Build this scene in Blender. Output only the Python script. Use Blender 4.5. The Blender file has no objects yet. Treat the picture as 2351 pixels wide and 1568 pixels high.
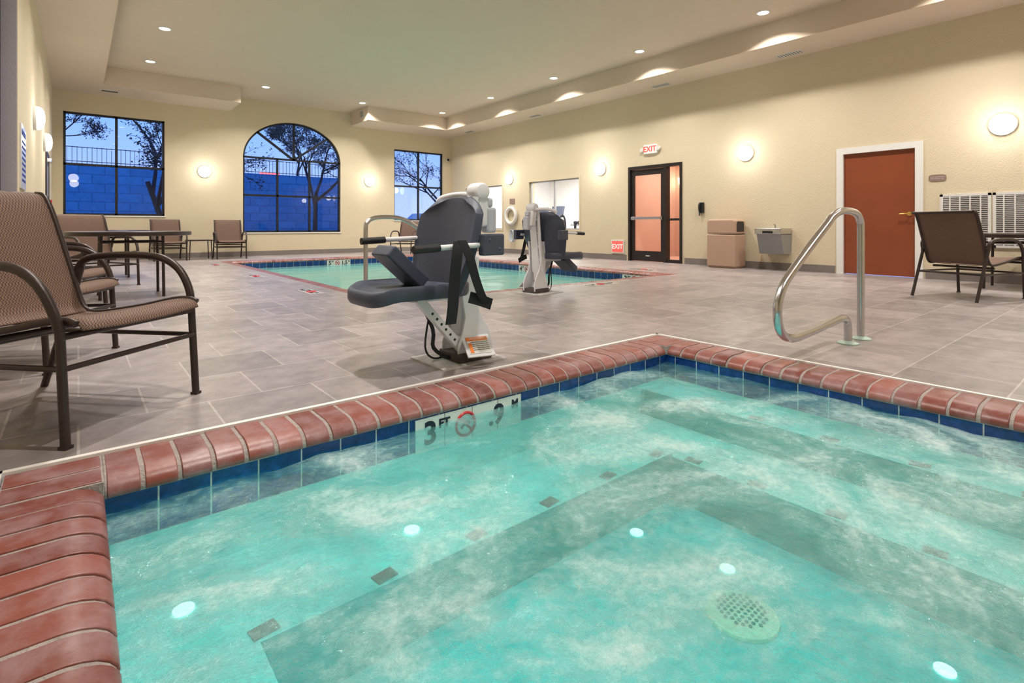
import bpy, bmesh, math, random
from mathutils import Vector, Matrix, noise
random.seed(7)
S=bpy.context.scene
COL=S.collection
try:
    S.view_settings.view_transform='Standard'
except Exception: pass

# ------------------------------------------------------------ materials
def nt(m): 
    m.use_nodes=True; return m.node_tree.nodes, m.node_tree.links
def M(name,col,rough=.5,metal=0,var=0,vs=4,bump=0,bs=60,emi=0,ecol=None,spec=None):
    m=bpy.data.materials.new(name); n,l=nt(m); b=n['Principled BSDF']
    b.inputs['Roughness'].default_value=rough; b.inputs['Metallic'].default_value=metal
    if spec is not None: b.inputs['Specular IOR Level'].default_value=spec
    c=(*col,1); b.inputs['Base Color'].default_value=c
    tc=n.new('ShaderNodeTexCoord')
    if var>0:
        t=n.new('ShaderNodeTexNoise'); t.inputs['Scale'].default_value=vs; t.inputs['Detail'].default_value=5
        l.new(tc.outputs['Object'],t.inputs['Vector'])
        mx=n.new('ShaderNodeMix'); mx.data_type='RGBA'
        mx.inputs[6].default_value=tuple(x*(1-var) for x in col)+(1,)
        mx.inputs[7].default_value=tuple(min(1,x*(1+var)) for x in col)+(1,)
        l.new(t.outputs[0],mx.inputs[0]); l.new(mx.outputs[2],b.inputs['Base Color'])
    if bump>0:
        t2=n.new('ShaderNodeTexNoise'); t2.inputs['Scale'].default_value=bs; t2.inputs['Detail'].default_value=3
        l.new(tc.outputs['Object'],t2.inputs['Vector'])
        bp=n.new('ShaderNodeBump'); bp.inputs['Strength'].default_value=bump; bp.inputs['Distance'].default_value=.01
        l.new(t2.outputs[0],bp.inputs['Height']); l.new(bp.outputs[0],b.inputs['Normal'])
    if emi>0:
        b.inputs['Emission Color'].default_value=(*(ecol or col),1); b.inputs['Emission Strength'].default_value=emi
    return m
m_wall=M('wall_paint',(.69,.60,.43),.85,var=.04,vs=1.5,bump=.5,bs=70)
m_ceil=M('ceiling_paint',(.70,.585,.465),.9,var=.03,vs=2,bump=.3,bs=90)
m_lav=M('reveal_blue_tint',(.42,.40,.46),.8,bump=.2)  # wall return with the blue cast of light put into its colour
m_white=M('white_paint',(.80,.80,.78),.5)
m_base=M('baseboard_tile',(.22,.19,.175),.6,var=.15,vs=6)
m_black=M('black_frame',(.012,.013,.018),.4)
m_bronze=M('dark_bronze',(.03,.022,.02),.4,metal=.3)
m_tube=M('brown_metal',(.045,.03,.027),.35,metal=.3,bump=.1,bs=200)
m_steel=M('brushed_steel',(.58,.57,.57),.22,metal=1,bump=.05,bs=120)
m_green=M('verdigris_plate',(.40,.52,.45),.5,metal=.4,var=.2)
m_plast=M('grey_plastic',(.055,.065,.10),.42,var=.08,bump=.15,bs=250)
m_wplast=M('white_powdercoat',(.76,.76,.79),.4,var=.06,vs=8)
m_rust=M('rust_dark',(.07,.055,.05),.7,var=.4,vs=20)
m_strap=M('black_webbing',(.008,.008,.01),.8)
m_rubber=M('black_rubber',(.012,.012,.014),.5)
m_wood=M('red_wood_veneer',(.26,.062,.022),.38,var=.22,vs=2.2)
m_brass=M('brass',(.8,.55,.15),.3,metal=1)
m_bin=M('beige_plastic',(.50,.34,.25),.55,bump=.1)
m_sst=M('grey_steel',(.33,.34,.34),.4,metal=.4)
m_vent=M('vent_white',(.74,.73,.70),.5)
m_ventd=M('vent_shadow',(.12,.12,.12),.8)
m_pink=M('corridor_paint',(.72,.50,.40),.8,var=.04)
m_gym=M('gym_paint',(.85,.85,.84),.8)
m_gfl=M('gym_floor',(.25,.2,.17),.7)
m_red=M('sign_red',(.8,.04,.03),.4,emi=1.2,ecol=(1,.08,.06))
m_signw=M('sign_white',(.8,.78,.75),.4,emi=.3,ecol=(1,.9,.85))
m_signr=M('sign_panel_red',(.85,.10,.08),.4,emi=.5,ecol=(1,.12,.1))
m_wtile=M('white_tile',(.75,.75,.72),.2)
m_btxt=M('marker_black',(.01,.012,.03),.4)
m_rtxt=M('marker_red',(.6,.02,.03),.4)
m_lamp=M('lamp_diffuser',(1,1,1),.4,emi=6,ecol=(1,.97,.93))
m_down=M('downlight_lens',(1,1,1),.4,emi=14,ecol=(1,.96,.92))
m_orange=M('label_orange',(.85,.22,.03),.5)
m_plq=M('brown_plaque',(.28,.19,.16),.5)
m_ring=M('ring_white',(.8,.77,.70),.5)
m_rope=M('rope_bluewhite',(.5,.55,.6),.8,var=.4,vs=40)
m_ext=M('outside_ground',(.08,.09,.10),.9,var=.2)
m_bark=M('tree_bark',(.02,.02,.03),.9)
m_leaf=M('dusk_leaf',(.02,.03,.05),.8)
m_sofa=M('lamp_warm',(1,.8,.6),.5,emi=10,ecol=(1,.82,.62))
m_redneon=M('red_neon',(1,.1,.1),.5,emi=4,ecol=(1,.08,.08))
m_chip=M('chipped_plate',(.55,.54,.52),.8,var=.5,vs=14)
m_lgrey=M('light_grey_box',(.50,.52,.58),.5)

def brickmat(name,c1,c2,mort,bw,rh,ms,coord='xy',rough=.5,off=.5,nv=.25,nvs=4,zoff=0,bump=.3,spec=.5):
    m=bpy.data.materials.new(name); n,l=nt(m); b=n['Principled BSDF']; b.inputs['Roughness'].default_value=rough
    b.inputs['Specular IOR Level'].default_value=spec
    tc=n.new('ShaderNodeTexCoord'); vec=tc.outputs['Object']
    if coord=='wall':
        sp=n.new('ShaderNodeSeparateXYZ'); l.new(vec,sp.inputs[0])
        ad=n.new('ShaderNodeMath'); ad.operation='ADD'; l.new(sp.outputs[0],ad.inputs[0]); l.new(sp.outputs[1],ad.inputs[1])
        az=n.new('ShaderNodeMath'); az.operation='ADD'; l.new(sp.outputs[2],az.inputs[0]); az.inputs[1].default_value=zoff
        cb=n.new('ShaderNodeCombineXYZ'); l.new(ad.outputs[0],cb.inputs[0]); l.new(az.outputs[0],cb.inputs[1]); vec2=cb.outputs[0]
    else: vec2=vec
    br=n.new('ShaderNodeTexBrick'); l.new(vec2,br.inputs['Vector'])
    br.inputs['Scale'].default_value=1; br.inputs['Brick Width'].default_value=bw; br.inputs['Row Height'].default_value=rh
    br.inputs['Mortar Size'].default_value=ms; br.inputs['Color1'].default_value=(*c1,1); br.inputs['Color2'].default_value=(*c2,1)
    br.inputs['Mortar'].default_value=(*mort,1); br.offset=off; br.inputs['Mortar Smooth'].default_value=.2
    no=n.new('ShaderNodeTexNoise'); no.inputs['Scale'].default_value=nvs; no.inputs['Detail'].default_value=8; no.inputs['Roughness'].default_value=.65
    l.new(vec,no.inputs['Vector'])
    mr=n.new('ShaderNodeMapRange'); mr.inputs[3].default_value=1-nv; mr.inputs[4].default_value=1+nv; mr.inputs[1].default_value=.3; mr.inputs[2].default_value=.7
    l.new(no.outputs[0],mr.inputs[0])
    mx=n.new('ShaderNodeVectorMath'); mx.operation='SCALE'; l.new(br.outputs['Color'],mx.inputs[0]); l.new(mr.outputs[0],mx.inputs['Scale'])
    l.new(mx.outputs[0],b.inputs['Base Color'])
    bp=n.new('ShaderNodeBump'); bp.inputs['Strength'].default_value=bump; bp.inputs['Distance'].default_value=.004; bp.invert=True
    l.new(br.outputs['Fac'],bp.inputs['Height']); l.new(bp.outputs[0],b.inputs['Normal'])
    return m
m_floor=brickmat('floor_stone_tile',(.36,.315,.31),(.245,.217,.215),(.44,.40,.385),.46,.46,.005,rough=.38,nv=.26,nvs=7,spec=.5)
m_blue=brickmat('blue_waterline_tile',(.006,.03,.16),(.01,.055,.24),(.45,.5,.5),.155,.155,.003,coord='wall',rough=.12,off=0,nv=.5,nvs=25,zoff=.215)
m_block=brickmat('retaining_block',(.08,.36,.68),(.06,.30,.60),(.04,.19,.40),.8,.35,.015,coord='wall',rough=.9,off=.5,nv=.15)  # grey blocks, blue dusk light put into their base colours

def m_fabric():
    m=bpy.data.materials.new('woven_sling'); n,l=nt(m); b=n['Principled BSDF']; b.inputs['Roughness'].default_value=.75
    tc=n.new('ShaderNodeTexCoord')
    ck=n.new('ShaderNodeTexChecker'); ck.inputs['Scale'].default_value=150
    ck.inputs[1].default_value=(.31,.20,.145,1); ck.inputs[2].default_value=(.05,.025,.018,1)
    l.new(tc.outputs['Object'],ck.inputs['Vector'])
    no=n.new('ShaderNodeTexNoise'); no.inputs['Scale'].default_value=60; l.new(tc.outputs['Object'],no.inputs['Vector'])
    mr=n.new('ShaderNodeMath'); mr.operation='MULTIPLY'; mr.inputs[1].default_value=.7; l.new(no.outputs[0],mr.inputs[0])
    mx=n.new('ShaderNodeMix'); mx.data_type='RGBA'; mx.inputs[7].default_value=(.13,.07,.05,1)
    l.new(mr.outputs[0],mx.inputs[0]); l.new(ck.outputs[0],mx.inputs[6]); l.new(mx.outputs[2],b.inputs['Base Color'])
    bp=n.new('ShaderNodeBump'); bp.inputs['Strength'].default_value=.5; bp.inputs['Distance'].default_value=.002
    l.new(ck.outputs['Fac'],bp.inputs['Height']); l.new(bp.outputs[0],b.inputs['Normal'])
    return m
m_fab=m_fabric()
def m_brick():
    m=bpy.data.materials.new('red_brick'); n,l=nt(m); b=n['Principled BSDF']; b.inputs['Roughness'].default_value=.36
    at=n.new('ShaderNodeAttribute'); at.attribute_name='tone'
    cr=n.new('ShaderNodeValToRGB'); cr.color_ramp.elements[0].color=(.18,.045,.032,1); cr.color_ramp.elements[1].color=(.31,.09,.065,1)
    l.new(at.outputs['Fac'],cr.inputs[0])
    tc=n.new('ShaderNodeTexCoord'); no=n.new('ShaderNodeTexNoise'); no.inputs['Scale'].default_value=7; no.inputs['Detail'].default_value=8; no.inputs['Roughness'].default_value=.7
    l.new(tc.outputs['Object'],no.inputs['Vector'])
    r2=n.new('ShaderNodeValToRGB'); r2.color_ramp.elements[0].position=.42; r2.color_ramp.elements[1].position=.64
    l.new(no.outputs[0],r2.inputs[0])
    ml=n.new('ShaderNodeMath'); ml.operation='MULTIPLY'; ml.inputs[1].default_value=.55; l.new(r2.outputs[0],ml.inputs[0])
    mx=n.new('ShaderNodeMix'); mx.data_type='RGBA'; mx.inputs[7].default_value=(.38,.26,.28,1)
    l.new(ml.outputs[0],mx.inputs[0]); l.new(cr.outputs[0],mx.inputs[6]); l.new(mx.outputs[2],b.inputs['Base Color'])
    bp=n.new('ShaderNodeBump'); bp.inputs['Strength'].default_value=.25; bp.inputs['Distance'].default_value=.004
    n3=n.new('ShaderNodeTexNoise'); n3.inputs['Scale'].default_value=35; l.new(tc.outputs['Object'],n3.inputs['Vector'])
    l.new(n3.outputs[0],bp.inputs['Height']); l.new(bp.outputs[0],b.inputs['Normal'])
    return m
m_brk=m_brick()
m_mortar=M('mortar',(.38,.33,.31),.9,var=.35,vs=40,bump=.7,bs=120)
def m_water(name,tint,foam,f0,f1,scale,bumpd=.02,bscale=9,refl=.5,white=(.85,.95,.93),fine=0):
    m=bpy.data.materials.new(name); n,l=nt(m); n.remove(n['Principled BSDF']); out=n['Material Output']
    tc=n.new('ShaderNodeTexCoord')
    no=n.new('ShaderNodeTexNoise'); no.inputs['Scale'].default_value=scale; no.inputs['Detail'].default_value=10; no.inputs['Roughness'].default_value=.58; no.inputs['Distortion'].default_value=.7
    l.new(tc.outputs['Object'],no.inputs['Vector'])
    nf=n.new('ShaderNodeTexNoise'); nf.inputs['Scale'].default_value=30; nf.inputs['Detail'].default_value=5; nf.inputs['Roughness'].default_value=.7
    l.new(tc.outputs['Object'],nf.inputs['Vector'])
    sb=n.new('ShaderNodeMath'); sb.operation='SUBTRACT'; sb.inputs[1].default_value=.5; l.new(nf.outputs[0],sb.inputs[0])
    sm=n.new('ShaderNodeMath'); sm.operation='MULTIPLY_ADD'; sm.inputs[1].default_value=fine; l.new(sb.outputs[0],sm.inputs[0]); l.new(no.outputs[0],sm.inputs[2])
    mr=n.new('ShaderNodeMapRange'); mr.inputs[1].default_value=.38; mr.inputs[2].default_value=.67; mr.inputs[3].default_value=f0; mr.inputs[4].default_value=f1
    l.new(sm.outputs[0],mr.inputs[0])
    tr=n.new('ShaderNodeBsdfTransparent'); tr.inputs[0].default_value=(*tint,1)
    df=n.new('ShaderNodeBsdfDiffuse')
    mc=n.new('ShaderNodeMix'); mc.data_type='RGBA'; mc.inputs[6].default_value=(*foam,1); mc.inputs[7].default_value=(*white,1)
    m3=n.new('ShaderNodeMapRange'); m3.inputs[1].default_value=.44; m3.inputs[2].default_value=.70; l.new(sm.outputs[0],m3.inputs[0])
    l.new(m3.outputs[0],mc.inputs[0]); l.new(mc.outputs[2],df.inputs[0])
    ms=n.new('ShaderNodeMixShader'); l.new(mr.outputs[0],ms.inputs[0]); l.new(tr.outputs[0],ms.inputs[1]); l.new(df.outputs[0],ms.inputs[2])
    gl=n.new('ShaderNodeBsdfGlossy'); gl.inputs['Roughness'].default_value=.06
    fr=n.new('ShaderNodeFresnel'); fr.inputs['IOR'].default_value=1.33
    n2=n.new('ShaderNodeTexNoise'); n2.inputs['Scale'].default_value=bscale; n2.inputs['Detail'].default_value=7; n2.inputs['Roughness'].default_value=.62
    l.new(tc.outputs['Object'],n2.inputs['Vector'])
    bp=n.new('ShaderNodeBump'); bp.inputs['Strength'].default_value=1; bp.inputs['Distance'].default_value=bumpd
    l.new(n2.outputs[0],bp.inputs['Height'])
    for x in (gl,fr,df): l.new(bp.outputs[0],x.inputs['Normal'])
    fm=n.new('ShaderNodeMath'); fm.operation='MULTIPLY'; fm.inputs[1].default_value=refl; l.new(fr.outputs[0],fm.inputs[0])
    m2=n.new('ShaderNodeMixShader'); l.new(fm.outputs[0],m2.inputs[0]); l.new(ms.outputs[0],m2.inputs[1]); l.new(gl.outputs[0],m2.inputs[2])
    l.new(m2.outputs[0],out.inputs[0]); return m
m_spaw=m_water('bubbling_water',(.60,.96,.96),(.17,.62,.61),.14,.76,1.9,.022,14,.36,(.70,.92,.91),.32)
m_poolw=m_water('pool_water',(.70,.96,.95),(.33,.70,.65),.35,.45,1.0,.006,3,.42,(.38,.73,.69))
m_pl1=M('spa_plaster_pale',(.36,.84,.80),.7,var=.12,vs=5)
m_pl2=M('spa_plaster_depth_tint',(.04,.68,.68),.7,var=.2,vs=4)  # plaster floor, tint of the deeper water put into its colour
m_pl3=M('spa_riser_shade',(.005,.42,.39),.7,var=.15,vs=4)  # same plaster on the risers, shade put into a darker colour
m_acc=M('accent_tile_brown',(.28,.16,.14),.5)
m_pool=M('pool_plaster',(.50,.85,.80),.7,var=.06)
def m_glassf(name,tint=(1,1,1)):
    m=bpy.data.materials.new(name); n,l=nt(m); n.remove(n['Principled BSDF']); out=n['Material Output']
    tr=n.new('ShaderNodeBsdfTransparent'); tr.inputs[0].default_value=(*tint,1)
    gl=n.new('ShaderNodeBsdfGlossy'); gl.inputs['Roughness'].default_value=.0
    lw=n.new('ShaderNodeLayerWeight'); lw.inputs[0].default_value=.5
    pw=n.new('ShaderNodeMath'); pw.operation='POWER'; pw.inputs[1].default_value=5; l.new(lw.outputs['Facing'],pw.inputs[0])
    ma=n.new('ShaderNodeMath'); ma.operation='MULTIPLY_ADD'; ma.inputs[1].default_value=.9; ma.inputs[2].default_value=.045; l.new(pw.outputs[0],ma.inputs[0])
    ms=n.new('ShaderNodeMixShader'); l.new(ma.outputs[0],ms.inputs[0]); l.new(tr.outputs[0],ms.inputs[1]); l.new(gl.outputs[0],ms.inputs[2]); l.new(ms.outputs[0],out.inputs[0])
    return m
m_glass=m_glassf('window_glass')

# ------------------------------------------------------------ geometry helpers
def fin(bm,name,mats,parent=None,smooth=False,bevel=0,label=None,cat=None,kind=None,group=None,solid=0,subs=0,loc=None):
    bmesh.ops.recalc_face_normals(bm,faces=bm.faces)
    me=bpy.data.meshes.new(name); bm.to_mesh(me); bm.free()
    if not isinstance(mats,(list,tuple)): mats=[mats]
    for m in mats: me.materials.append(m)
    if smooth:
        for p in me.polygons: p.use_smooth=True
        try: me.set_sharp_from_angle(angle=math.radians(50))
        except Exception: pass
    o=bpy.data.objects.new(name,me); COL.objects.link(o)
    if parent: o.parent=parent
    if loc: o.location=loc
    if solid:
        md=o.modifiers.new('Solid','SOLIDIFY'); md.thickness=solid; md.offset=0
    if subs:
        md=o.modifiers.new('Sub','SUBSURF'); md.levels=subs; md.render_levels=subs
    if bevel:
        md=o.modifiers.new('Bevel','BEVEL'); md.width=bevel; md.segments=3; md.limit_method='ANGLE'; md.angle_limit=math.radians(40)
    tag(o,label,cat,kind,group); return o
def tag(o,label=None,cat=None,kind=None,group=None):
    if label: o['label']=label
    if cat: o['category']=cat
    if kind: o['kind']=kind
    if group: o['group']=group
def empty(name,loc,rz=0,label=None,cat=None,kind=None,group=None):
    o=bpy.data.objects.new(name,None); COL.objects.link(o); o.location=loc; o.rotation_euler=(0,0,rz); o.empty_display_size=.1
    tag(o,label,cat,kind,group); return o
def B(bm,x0,x1,y0,y1,z0,z1,mi=0,mat=None):
    vs=[bm.verts.new(v) for v in [(x0,y0,z0),(x1,y0,z0),(x1,y1,z0),(x0,y1,z0),(x0,y0,z1),(x1,y0,z1),(x1,y1,z1),(x0,y1,z1)]]
    for f in [(0,3,2,1),(4,5,6,7),(0,1,5,4),(1,2,6,5),(2,3,7,6),(3,0,4,7)]:
        fc=bm.faces.new([vs[i] for i in f]); fc.material_index=mi
    if mat is not None:
        for v in vs: v.co=mat@v.co
    return vs
def BC(bm,c,s,rot=None,mi=0):
    mt=Matrix.Translation(c)
    if rot is not None: mt=mt@rot.to_4x4()
    return B(bm,-s[0]/2,s[0]/2,-s[1]/2,s[1]/2,-s[2]/2,s[2]/2,mi,mt)
def Q(bm,pts,mi=0):
    f=bm.faces.new([bm.verts.new(p) for p in pts]); f.material_index=mi
def smooth_path(pts,n=6):
    P=[Vector(p) for p in pts]; out=[]
    for i in range(len(P)-1):
        p0=P[max(i-1,0)];p1=P[i];p2=P[i+1];p3=P[min(i+2,len(P)-1)]
        for k in range(n):
            t=k/n
            out.append(.5*((2*p1)+(-p0+p2)*t+(2*p0-5*p1+4*p2-p3)*t*t+(-p0+3*p1-3*p2+p3)*t**3))
    out.append(P[-1]); return out
def T(bm,pts,r,seg=10,sm=0,mi=0,r2=None):
    P=smooth_path(pts,sm) if sm else [Vector(p) for p in pts]
    rings=[]; prev=None
    for i,p in enumerate(P):
        a=P[max(i-1,0)];b=P[min(i+1,len(P)-1)]; t=(b-a).normalized()
        if prev is None:
            u=t.orthogonal().normalized()
        else:
            u=(prev-t*prev.dot(t)); u=u.normalized() if u.length>1e-6 else t.orthogonal().normalized()
        prev=u; v=t.cross(u)
        rr=r if r2 is None else r+(r2-r)*i/(len(P)-1)
        rings.append([bm.verts.new(p+(u*math.cos(2*math.pi*k/seg)+v*math.sin(2*math.pi*k/seg))*rr) for k in range(seg)])
    for i in range(len(rings)-1):
        for k in range(seg):
            f=bm.faces.new([rings[i][k],rings[i][(k+1)%seg],rings[i+1][(k+1)%seg],rings[i+1][k]]); f.material_index=mi
    f=bm.faces.new(rings[0][::-1]); f.material_index=mi
    f=bm.faces.new(rings[-1]); f.material_index=mi
def PR(bm,poly,fn,d0,d1,mi=0):
    a=[bm.verts.new(fn(p[0],p[1],d0)) for p in poly]; b=[bm.verts.new(fn(p[0],p[1],d1)) for p in poly]
    n=len(poly)
    f=bm.faces.new(a); f.material_index=mi; f=bm.faces.new(b[::-1]); f.material_index=mi
    for i in range(n):
        f=bm.faces.new([a[i],a[(i+1)%n],b[(i+1)%n],b[i]]); f.material_index=mi
XZ=lambda u,z,d:(u,d,z)
YZ=lambda u,z,d:(d,u,z)
XY=lambda u,v,d:(u,v,d)
def L(bm,prof,seg=32,c=(0,0,0),axis='z',mi=0):
    rings=[]
    for r,h in prof:
        ring=[]
        for k in range(seg):
            a=2*math.pi*k/seg; x=r*math.cos(a); y=r*math.sin(a)
            if axis=='z': p=(c[0]+x,c[1]+y,c[2]+h)
            elif axis=='x': p=(c[0]+h,c[1]+x,c[2]+y)
            else: p=(c[0]+x,c[1]+h,c[2]+y)
            ring.append(bm.verts.new(p))
        rings.append(ring)
    for i in range(len(rings)-1):
        for k in range(seg):
            f=bm.faces.new([rings[i][k],rings[i][(k+1)%seg],rings[i+1][(k+1)%seg],rings[i+1][k]]); f.material_index=mi
    f=bm.faces.new(rings[0][::-1]); f.material_index=mi
    f=bm.faces.new(rings[-1]); f.material_index=mi
def nb(): return bmesh.new()
ORI={'-x':Matrix(((0,0,-1),(-1,0,0),(0,1,0))),'-y':Matrix(((1,0,0),(0,0,-1),(0,1,0))),'+x':Matrix(((0,0,1),(1,0,0),(0,1,0))),
     'up':Matrix.Identity(3),'up+x':Matrix(((0,-1,0),(1,0,0),(0,0,1)))}
def text(s,size,c,ori,mat,parent,name='lettering',ext=.0015,off=0.0):
    cu=bpy.data.curves.new('t','FONT'); cu.body=s; cu.size=size; cu.extrude=ext; cu.align_x='CENTER'; cu.align_y='CENTER'; cu.offset=off; cu.resolution_u=3
    to=bpy.data.objects.new('t',cu); COL.objects.link(to)
    bpy.context.view_layer.update()
    me=bpy.data.meshes.new_from_object(to.evaluated_get(bpy.context.evaluated_depsgraph_get()))
    bpy.data.objects.remove(to); me.materials.clear(); me.materials.append(mat)
    R=ORI[ori] if isinstance(ori,str) else ori
    me.transform(Matrix.Translation(c)@R.to_4x4())
    o=bpy.data.objects.new(name,me); COL.objects.link(o)
    if parent: o.parent=parent
    return o
def dup(root,loc,rz,label=None,name=None):
    r=root.copy(); COL.objects.link(r); r.location=loc; r.rotation_euler=(0,0,rz)
    if label: r['label']=label
    def rec(src,dst):
        for ch in src.children:
            c=ch.copy(); COL.objects.link(c); c.parent=dst; rec(ch,c)
    rec(root,r); return r

# ------------------------------------------------------------ shell
ZS,ZC=3.87,4.27
def wallcells(bm,axis,d0,d1,u0,u1,z0,z1,holes):
    us=sorted({u0,u1}|{h[0] for h in holes}|{h[1] for h in holes}); zs=sorted({z0,z1}|{h[2] for h in holes}|{h[3] for h in holes})
    for i in range(len(us)-1):
        for j in range(len(zs)-1):
            cu=(us[i]+us[i+1])/2; cz=(zs[j]+zs[j+1])/2
            if any(h[0]<cu<h[1] and h[2]<cz<h[3] for h in holes): continue
            if axis=='x': B(bm,d0,d1,us[i],us[i+1],zs[j],zs[j+1])
            else: B(bm,us[i],us[i+1],d0,d1,zs[j],zs[j+1])
XR,YF=10.05,15.7
AX0,AX1,AZ0,AZS,AZT=3.44,6.13,.64,2.70,3.757
bm=nb(); wallcells(bm,'y',YF,YF+.2,-.9,XR+.2,0,ZC,[(-.27,1.66,1.06,3.42),(AX0,AX1,AZ0,AZT),(7.90,9.74,1.0,3.305)])
acx=(AX0+AX1)/2; ra=(AX1-AX0)/2; rb=AZT-AZS
arc=[(acx+ra*math.cos(t),AZS+rb*math.sin(t)) for t in [math.pi*k/36 for k in range(37)]]
PR(bm,[(AX1,AZT)]+[arc[k] for k in range(18,-1,-1)],XZ,YF,YF+.2)
PR(bm,[(AX0,AZT)]+[arc[k] for k in range(36,17,-1)],XZ,YF,YF+.2)
fin(bm,'wall_far',m_wall,kind='structure',label='cream textured wall with three windows')
bm=nb(); wallcells(bm,'x',XR,XR+.2,-3,YF,0,ZC,[(9.56,11.53,.72,2.07),(12.79,14.75,.72,2.07),(6.53,7.97,0,2.19),(2.39,3.47,0,2.06)])
fin(bm,'wall_right',m_wall,kind='structure',label='long cream textured wall with doors')
bm=nb(); B(bm,-.9,-.45,6.9,YF,0,ZC); B(bm,-1.2,-1.0,-3,7.1,0,ZC); B(bm,-1.0,-.9,6.9,7.1,0,ZC)
fin(bm,'wall_left',m_wall,kind='structure',label='cream textured side wall')
bm=nb(); B(bm,-1.2,XR+.2,-3.2,-3,0,ZC); fin(bm,'wall_near',m_wall,kind='structure',label='cream wall')
bm=nb(); B(bm,-1.0,-.455,6.885,6.9,0,ZS); fin(bm,'trim_1',m_lav,kind='structure',label='grey window return, bluish light in its colour')
bm=nb(); B(bm,-.68,-.565,6.78,6.885,0,ZS); fin(bm,'trim_2',m_black,kind='structure',label='dark window post')
bm=nb(); B(bm,-1.2,XR+.2,-3.2,YF+.2,ZC,ZC+.1); fin(bm,'ceiling',m_ceil,kind='structure',label='raised beige tray ceiling')
bm=nb()
XL,XI,YB=.42,9.1,14.45
B(bm,-1.0,XL,-3,YF,ZS,ZC-.001); B(bm,XI,XR,-3,YF,ZS,ZC-.001); B(bm,XL,3.12,YB,YF,ZS,ZC-.001); B(bm,6.45,XI,YB,YF,ZS,ZC-.001)
B(bm,XL,XI,-3,-2.2,ZS,ZC-.001)
fin(bm,'ceiling_soffit',m_ceil,kind='structure',label='lower beige soffit around the tray ceiling')

# floor with holes
SX0,SX1,SY0,SY1=-.215,3.335,-1.25,2.385
PX0,PX1,PY0,PY1=2.5,7.8,5.15,13.65
bm=nb(); xs=sorted({-1.2,XR+.1,SX0,SX1,PX0,PX1}); ys=sorted({-3.1,YF+.1,SY0,SY1,PY0,PY1})
for i in range(len(xs)-1):
    for j in range(len(ys)-1):
        cx=(xs[i]+xs[i+1])/2; cy=(ys[j]+ys[j+1])/2
        if SX0<cx<SX1 and SY0<cy<SY1: continue
        if PX0<cx<PX1 and PY0<cy<PY1: continue
        B(bm,xs[i],xs[i+1],ys[j],ys[j+1],-.08,0)
fin(bm,'floor',m_floor,kind='structure',label='taupe stone tile deck')
# baseboards
bm=nb(); B(bm,-.45,XR,YF-.012,YF,0,.13); fin(bm,'baseboard_far',m_base,kind='structure',label='taupe tile baseboard')
bm=nb()
for a,b in [(-3,2.30),(3.56,6.47),(8.03,YF)]: B(bm,XR-.012,XR,a,b,0,.13)
fin(bm,'baseboard_right',m_base,kind='structure',label='taupe tile baseboard')
bm=nb(); B(bm,-.45,-.438,6.9,YF,0,.13); fin(bm,'baseboard_left',m_base,kind='structure',label='taupe tile baseboard')

# ---------------- coping
def coping(name,ox0,ox1,oy0,oy1,w,pitch,label):
    bm=nb()
    lay=bm.faces.layers.float.new('tone')
    prof=[(0,-.05),(0,-.004),(.004,0),(w-.10,0),(w-.08,-.0008),(w-.055,-.005),(w-.032,-.013),(w-.014,-.025),(w-.003,-.039),(w,-.050),(w-.004,-.060),(w-.02,-.065),(w-.03,-.05)]
    def brick(fn,a0,a1,pf=prof,mi=0,t=None):
        if t is None:
            t=random.random(); dz=random.uniform(-.002,.002); a0+=random.uniform(-.0015,.0015); a1+=random.uniform(-.0015,.0015)
        else: dz=0
        A=[bm.verts.new(fn(p[0],a0,p[1]+dz)) for p in pf]; C=[bm.verts.new(fn(p[0],a1,p[1]+dz)) for p in pf]
        n=len(pf)
        fs=[bm.faces.new(A),bm.faces.new(C[::-1])]
        for i in range(n): fs.append(bm.faces.new([A[i],A[(i+1)%n],C[(i+1)%n],C[i]]))
        for f in fs: f[lay]=t; f.material_index=mi
    mp=[(p[0] if p[0]<w-.11 else p[0]-.004, p[1]-.0035) for p in prof]; mp[0]=(0,-.055); mp[-1]=(w-.04,-.055)
    def row(fn,a0,a1):
        n=max(1,round((a1-a0)/pitch)); p=(a1-a0)/n
        for k in range(n): brick(fn,a0+k*p+.007,a0+(k+1)*p-.007)
        brick(fn,a0,a1,mp,1,0.0)
    row(lambda s,a,z:(a,oy1-s,z),ox0+w,ox1-w); row(lambda s,a,z:(a,oy0+s,z),ox0+w,ox1-w)
    row(lambda s,a,z:(ox0+s,a,z),oy0+w,oy1-w); row(lambda s,a,z:(ox1-s,a,z),oy0+w,oy1-w)
    for cx,cy in [(ox0,oy0),(ox0,oy1-w),(ox1-w,oy0),(ox1-w,oy1-w)]:
        for k in range(2):
            h=w/2; t=random.random()
            n0=len(bm.faces)
            B(bm,cx+.004,cx+w-.006,cy+k*h+.007,cy+(k+1)*h-.007,-.05,0)
            bm.faces.ensure_lookup_table()
            for f in bm.faces[n0:]: f[lay]=t
        B(bm,cx,cx+w,cy,cy+w,-.06,-.0035,1)
    return fin(bm,name,[m_brk,m_mortar],kind='structure',label=label,smooth=True,bevel=.0035)
W=.25
coping('trim_3',SX0+.028,SX1-.028,SY0+.028,SY1-.028,W,.105,'red bullnose brick coping around the spa')
coping('trim_4',PX0,PX1,PY0,PY1,.22,.105,'red brick coping around the pool')
bm=nb(); t=.024
B(bm,SX0,SX1,SY1-t,SY1,-.05,.006);B(bm,SX0,SX1,SY0,SY0+t,-.05,.006);B(bm,SX0,SX0+t,SY0,SY1,-.05,.006);B(bm,SX1-t,SX1,SY0,SY1,-.05,.006)
fin(bm,'trim_5',M('strip_white',(.85,.82,.80),.5),kind='structure',label='white strip around the spa coping')

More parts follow.
